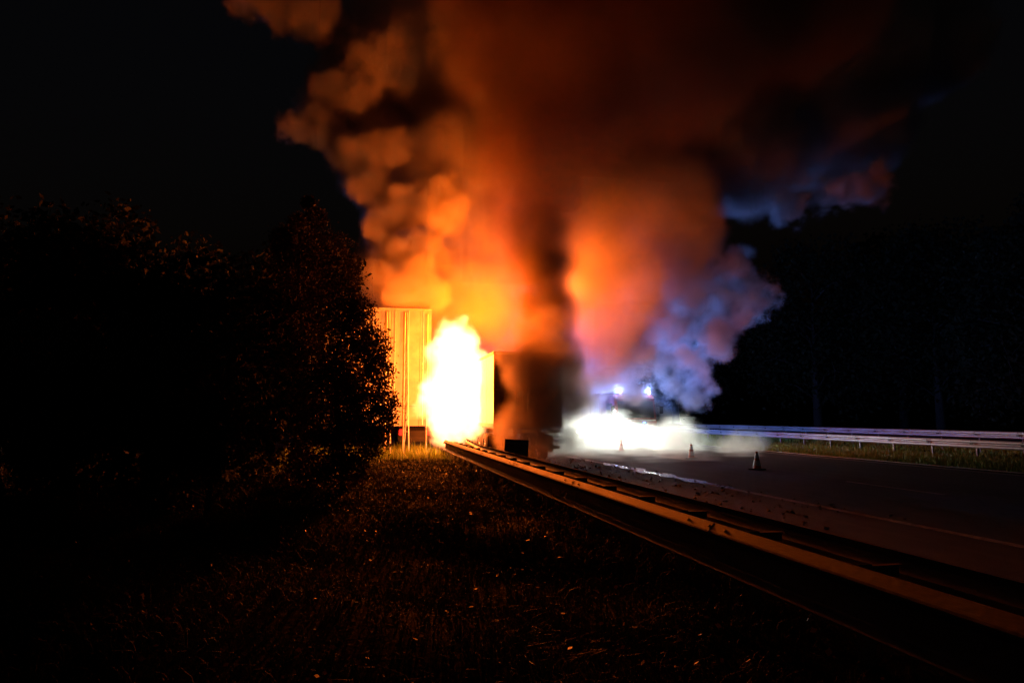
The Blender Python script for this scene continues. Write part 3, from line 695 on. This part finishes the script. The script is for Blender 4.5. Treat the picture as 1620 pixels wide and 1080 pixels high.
plume = blobs_px([(700, 500, 34, 70), (620, 450, 33.5, 75), (650, 400, 34, 70), (640, 330, 35, 70), (600, 240, 35, 85), (560, 170, 36, 85), (640, 90, 36, 130), (490, 10, 36, 75), (410, -20, 37, 60),
    (760, 470, 34, 90), (760, 400, 35, 110), (720, 290, 36, 140), (820, 330, 38, 160), (850, 120, 38, 220), (940, 560, 38, 75), (950, 450, 38, 115), (1000, 330, 40, 150), (1080, 180, 40, 170),
    (1040, 450, 41.5, 70), (1040, 385, 40, 105), (1190, 240, 41, 110), (1290, 210, 42, 95), (1370, 190, 42, 95), (1300, 60, 42, 170), (1190, 400, 41, 20), (1230, 50, 40.5, 150), (1250, 130, 41, 130), (1180, 150, 41, 120),
    (1000, -60, 40, 250), (1450, 60, 43, 120), (905, 640, 38, 50), (955, 600, 42, 45), (860, 600, 36, 70), (790, 560, 38, 80)])
lo_, hi_ = bounds(plume, 1.2)
hi_ = (hi_[0], hi_[1], min(hi_[2], 30))
pm = vol_mat('smoke', (.84, .80, .78), 1.0, .0)
o = volume('smoke_plume', lo_, hi_, .18, plume, 1.4, .26, .9, pm, smooth=1.5, inner=(.4, 1.35, .4), warp=2.5, rough=.62, fine=(1.0, .6)); o['kind'] = 'stuff'
o['label'] = 'huge billowing smoke plume lit orange by the fire, purple at its right edge'; o['category'] = 'smoke'
column = blobs_px([(855, 665, 28, 50), (864, 610, 28, 56), (866, 550, 28, 66), (864, 490, 28, 74), (855, 430, 28.5, 78), (846, 372, 29, 70), (868, 530, 25.8, 44), (866, 480, 26.4, 46), (880, 570, 25.4, 40)])
lo_, hi_ = bounds(column, 1)
cm = vol_mat('dark_smoke', (.26, .20, .16), 1.9, .1)
o = volume('smoke_column', lo_, (hi_[0], hi_[1], min(hi_[2], 26)), .15, column, 1.3, .5, 1.6, cm, smooth=.6, inner=(.3, 1.5, .7), warp=1.0); o['kind'] = 'stuff'
o['label'] = 'dark brown smoke column rising from the lorry, right of the flames'; o['category'] = 'smoke'
upper = blobs_px([(838, 330, 30.5, 100), (850, 430, 30, 90), (820, 240, 31, 90), (900, 130, 31, 150), (760, 90, 31, 90), (1060, 60, 31, 190), (1270, 0, 33, 170), (720, 0, 31, 70), (880, 0, 31, 150), (950, 240, 31.5, 60)])
lo_, hi_ = bounds(upper, 1)
um = vol_mat('thin_dimming_smoke', (.42, .27, .2), .55, .0)  # added dark layer stands in for shade at the plume top
o = volume('upper_dimming_smoke', lo_, (hi_[0], hi_[1], min(hi_[2], 26)), .25, upper, .9, .3, 2.2, um, smooth=2.0, inner=(.6, 1.2, .4), warp=1.5); o['kind'] = 'stuff'
o['label'] = 'soft upper end of the dark column, with added dark smoke to dim the plume top'; o['category'] = 'smoke'
veil = blobs_px([(900, 620, 24, 42), (896, 575, 24, 42), (890, 700, 23.6, 34), (855, 712, 23.4, 30), (850, 545, 24, 40), (832, 530, 23.8, 36), (868, 520, 24.2, 42), (806, 545, 23.8, 20), (800, 680, 23.2, 24), (905, 670, 23.8, 26), (835, 600, 23.2, 50), (855, 655, 23.2, 55), (840, 560, 23.6, 44), (815, 700, 23.2, 42), (870, 690, 23.2, 42), (812, 655, 23.2, 30), (800, 570, 23.8, 26), (890, 640, 23.6, 55), (880, 590, 23.8, 45), (868, 555, 23.8, 36), (885, 690, 23.6, 32)])
lo_, hi_ = bounds(veil, .6)
vm = vol_mat('brown_smoke', (.66, .58, .52), 1.9, .1)
o = volume('smoke_veil', lo_, hi_, .08, veil, .45, 1.0, .7, vm, smooth=.4, inner=(.35, 1.5, 1.1), warp=.5); o['kind'] = 'stuff'
o['label'] = 'orange-brown smoke curling over the back of the lorry'; o['category'] = 'smoke'
steam = [(Vector((14.9, 36.2, 5.6)), 1.5), (Vector((13.2, 36.4, 5.2)), 1.4), (Vector((16.2, 36.6, 5.0)), 1.3), (Vector((8.6, 25, -.5)), 1.2), (Vector((10.5, 24.2, -.7)), 1.25), (Vector((12.6, 24.8, -.7)), 1.2), (Vector((7.4, 28.5, .2)), 1.3), (Vector((7.6, 31, .8)), 1.5), (Vector((8.6, 27.5, .2)), 1.5), (Vector((10.2, 26.0, -.2)), 1.5), (Vector((12, 26.5, -.4)), 1.4), (Vector((9.5, 30, .6)), 2.1), (Vector((11.5, 29, .3)), 1.8), (Vector((13.5, 29.5, .2)), 1.8), (Vector((9, 33, 1.)), 2.4), (Vector((12, 33, .7)), 2.2), (Vector((15, 32, .3)), 1.9),
         (Vector((14.8, 38.5, 1.7)), 1.8), (Vector((13, 36, .9)), 1.6), (Vector((16.5, 29.5, -.2)), 1.4), (Vector((16.8, 36.5, .9)), 1.6), (Vector((9.8, 35.5, .7)), 1.9), (Vector((18, 31, -.2)), 1.3), (Vector((15, 27, -.6)), 1.3), (Vector((14.2, 34.2, .6)), 1.4)]
steam = [(Vector((c.x, c.y-(1.0 if c.y < 34 else 0), c.z*.45-.15)), r_*(.9 if c.z < 1 else .8)) for c, r_ in steam]
lo_, hi_ = bounds(steam, .8)
sm_ = vol_mat('steam', (.90, .95, .92), .40, .5)
o = volume('ground_steam', lo_, hi_, .13, steam, .9, .7, .8, sm_, smooth=.9, inner=(.0, 1.7, .55), warp=1.2, fine=(2, .2)); o['kind'] = 'stuff'
o['label'] = 'bright white steam drifting over the road before the fire engine'; o['category'] = 'steam'
wisps = blobs_px([(1010, 540, 38.5, 46), (1070, 500, 38.5, 50), (1130, 475, 38.5, 50), (1185, 468, 38.5, 34), (1000, 590, 38.5, 44), (1060, 585, 38.8, 34), (1130, 530, 38.5, 40), (1160, 510, 38.5, 34), (1210, 468, 38.5, 28), (1100, 430, 38.5, 50), (1160, 430, 38.5, 44), (1045, 530, 39.5, 44),
    (1085, 555, 38.5, 34), (1100, 610, 38.5, 30), (1250, 320, 40, 40), (1320, 300, 40, 40), (1375, 285, 40, 34)])
lo_, hi_ = bounds(wisps, .8)
wm = vol_mat('thin_smoke', (.88, .86, .86), 1.5, .1)
o = volume('smoke_wisps', lo_, hi_, .13, wisps, 2.1, .5, .6, wm, smooth=.8, inner=(.0, 1.6, .8), warp=2.0, rough=.62, fine=(2.0, .3)); o['kind'] = 'stuff'
o['label'] = 'ragged blue and lavender smoke wisps above the fire engine'; o['category'] = 'smoke'
bill = blobs_px([(640, 455, 31.8, 42), (600, 430, 31.8, 36), (660, 400, 31.8, 46), (600, 360, 32.2, 34), (640, 330, 32.2, 44), (590, 300, 32.5, 42), (560, 245, 32.5, 44), (610, 250, 32.5, 44),
    (520, 200, 33, 46), (475, 195, 33, 28), (560, 150, 33, 56), (520, 130, 33, 32), (610, 100, 33, 60), (500, 25, 33, 46), (440, 5, 33.5, 50), (400, 10, 33.5, 34), (680, 470, 31.8, 34), (700, 330, 32.2, 50)])
lo_, hi_ = bounds(bill, .8)
bm_ = vol_mat('billowing_smoke', (.86, .82, .80), 2.2, .0)
o = volume('smoke_billows', lo_, hi_, .12, bill, 1.5, .45, .5, bm_, smooth=.5, inner=(.35, 1.3, .7), warp=1.6, rough=.62, fine=(1.6, .5)); o['kind'] = 'stuff'
o['label'] = 'curling smoke billows on the left flank above the road sign'; o['category'] = 'smoke'
flame = blobs_px([(706, 690, 27.2, 24), (710, 660, 27.2, 42), (706, 620, 27.2, 46), (722, 590, 27.3, 46), (718, 555, 27.3, 44), (722, 530, 27.3, 28), (684, 640, 27, 24), (744, 575, 27.3, 28), (730, 690, 27.4, 20), (742, 640, 27.3, 34), (748, 600, 27.3, 36), (738, 672, 27.4, 30), (754, 575, 27.4, 26), (757, 625, 27.4, 26), (750, 665, 27.4, 24), (738, 542, 27.3, 24), (672, 636, 27, 18), (690, 560, 27.2, 22), (736, 505, 27.3, 12), (706, 512, 27.3, 12), (764, 560, 27.4, 12), (664, 655, 27, 12)])
lo_, hi_ = bounds(flame, .5)
fm = vol_mat('flame', (1, .28, .085), 1, emit=10)
o = volume('flames', lo_, hi_, .06, flame, .5, 1.1, .35, fm, smooth=.3, inner=(.8, 1.3, 1.5), warp=.5, fine=(2.8, .34)); o['kind'] = 'stuff'
o['label'] = 'white-hot flames roaring beside the lorry above the guardrail end'; o['category'] = 'fire'
# the light of the fire itself, two lamps inside the flames and one for the blaze behind the dark column
for (px_, py_, d_, e_, r_) in ((712, 640, 27.0, 2200, .6), (722, 570, 27.2, 4500, .6), (768, 512, 29.8, 5000, .4), (915, 450, 38.5, 12000, 1.5)):  # third lamp, above the lorry roof, is added to yellow the smoke
    lamp('fire_light', 'POINT', P(px_, py_, d_), e_, FIRE, r_)
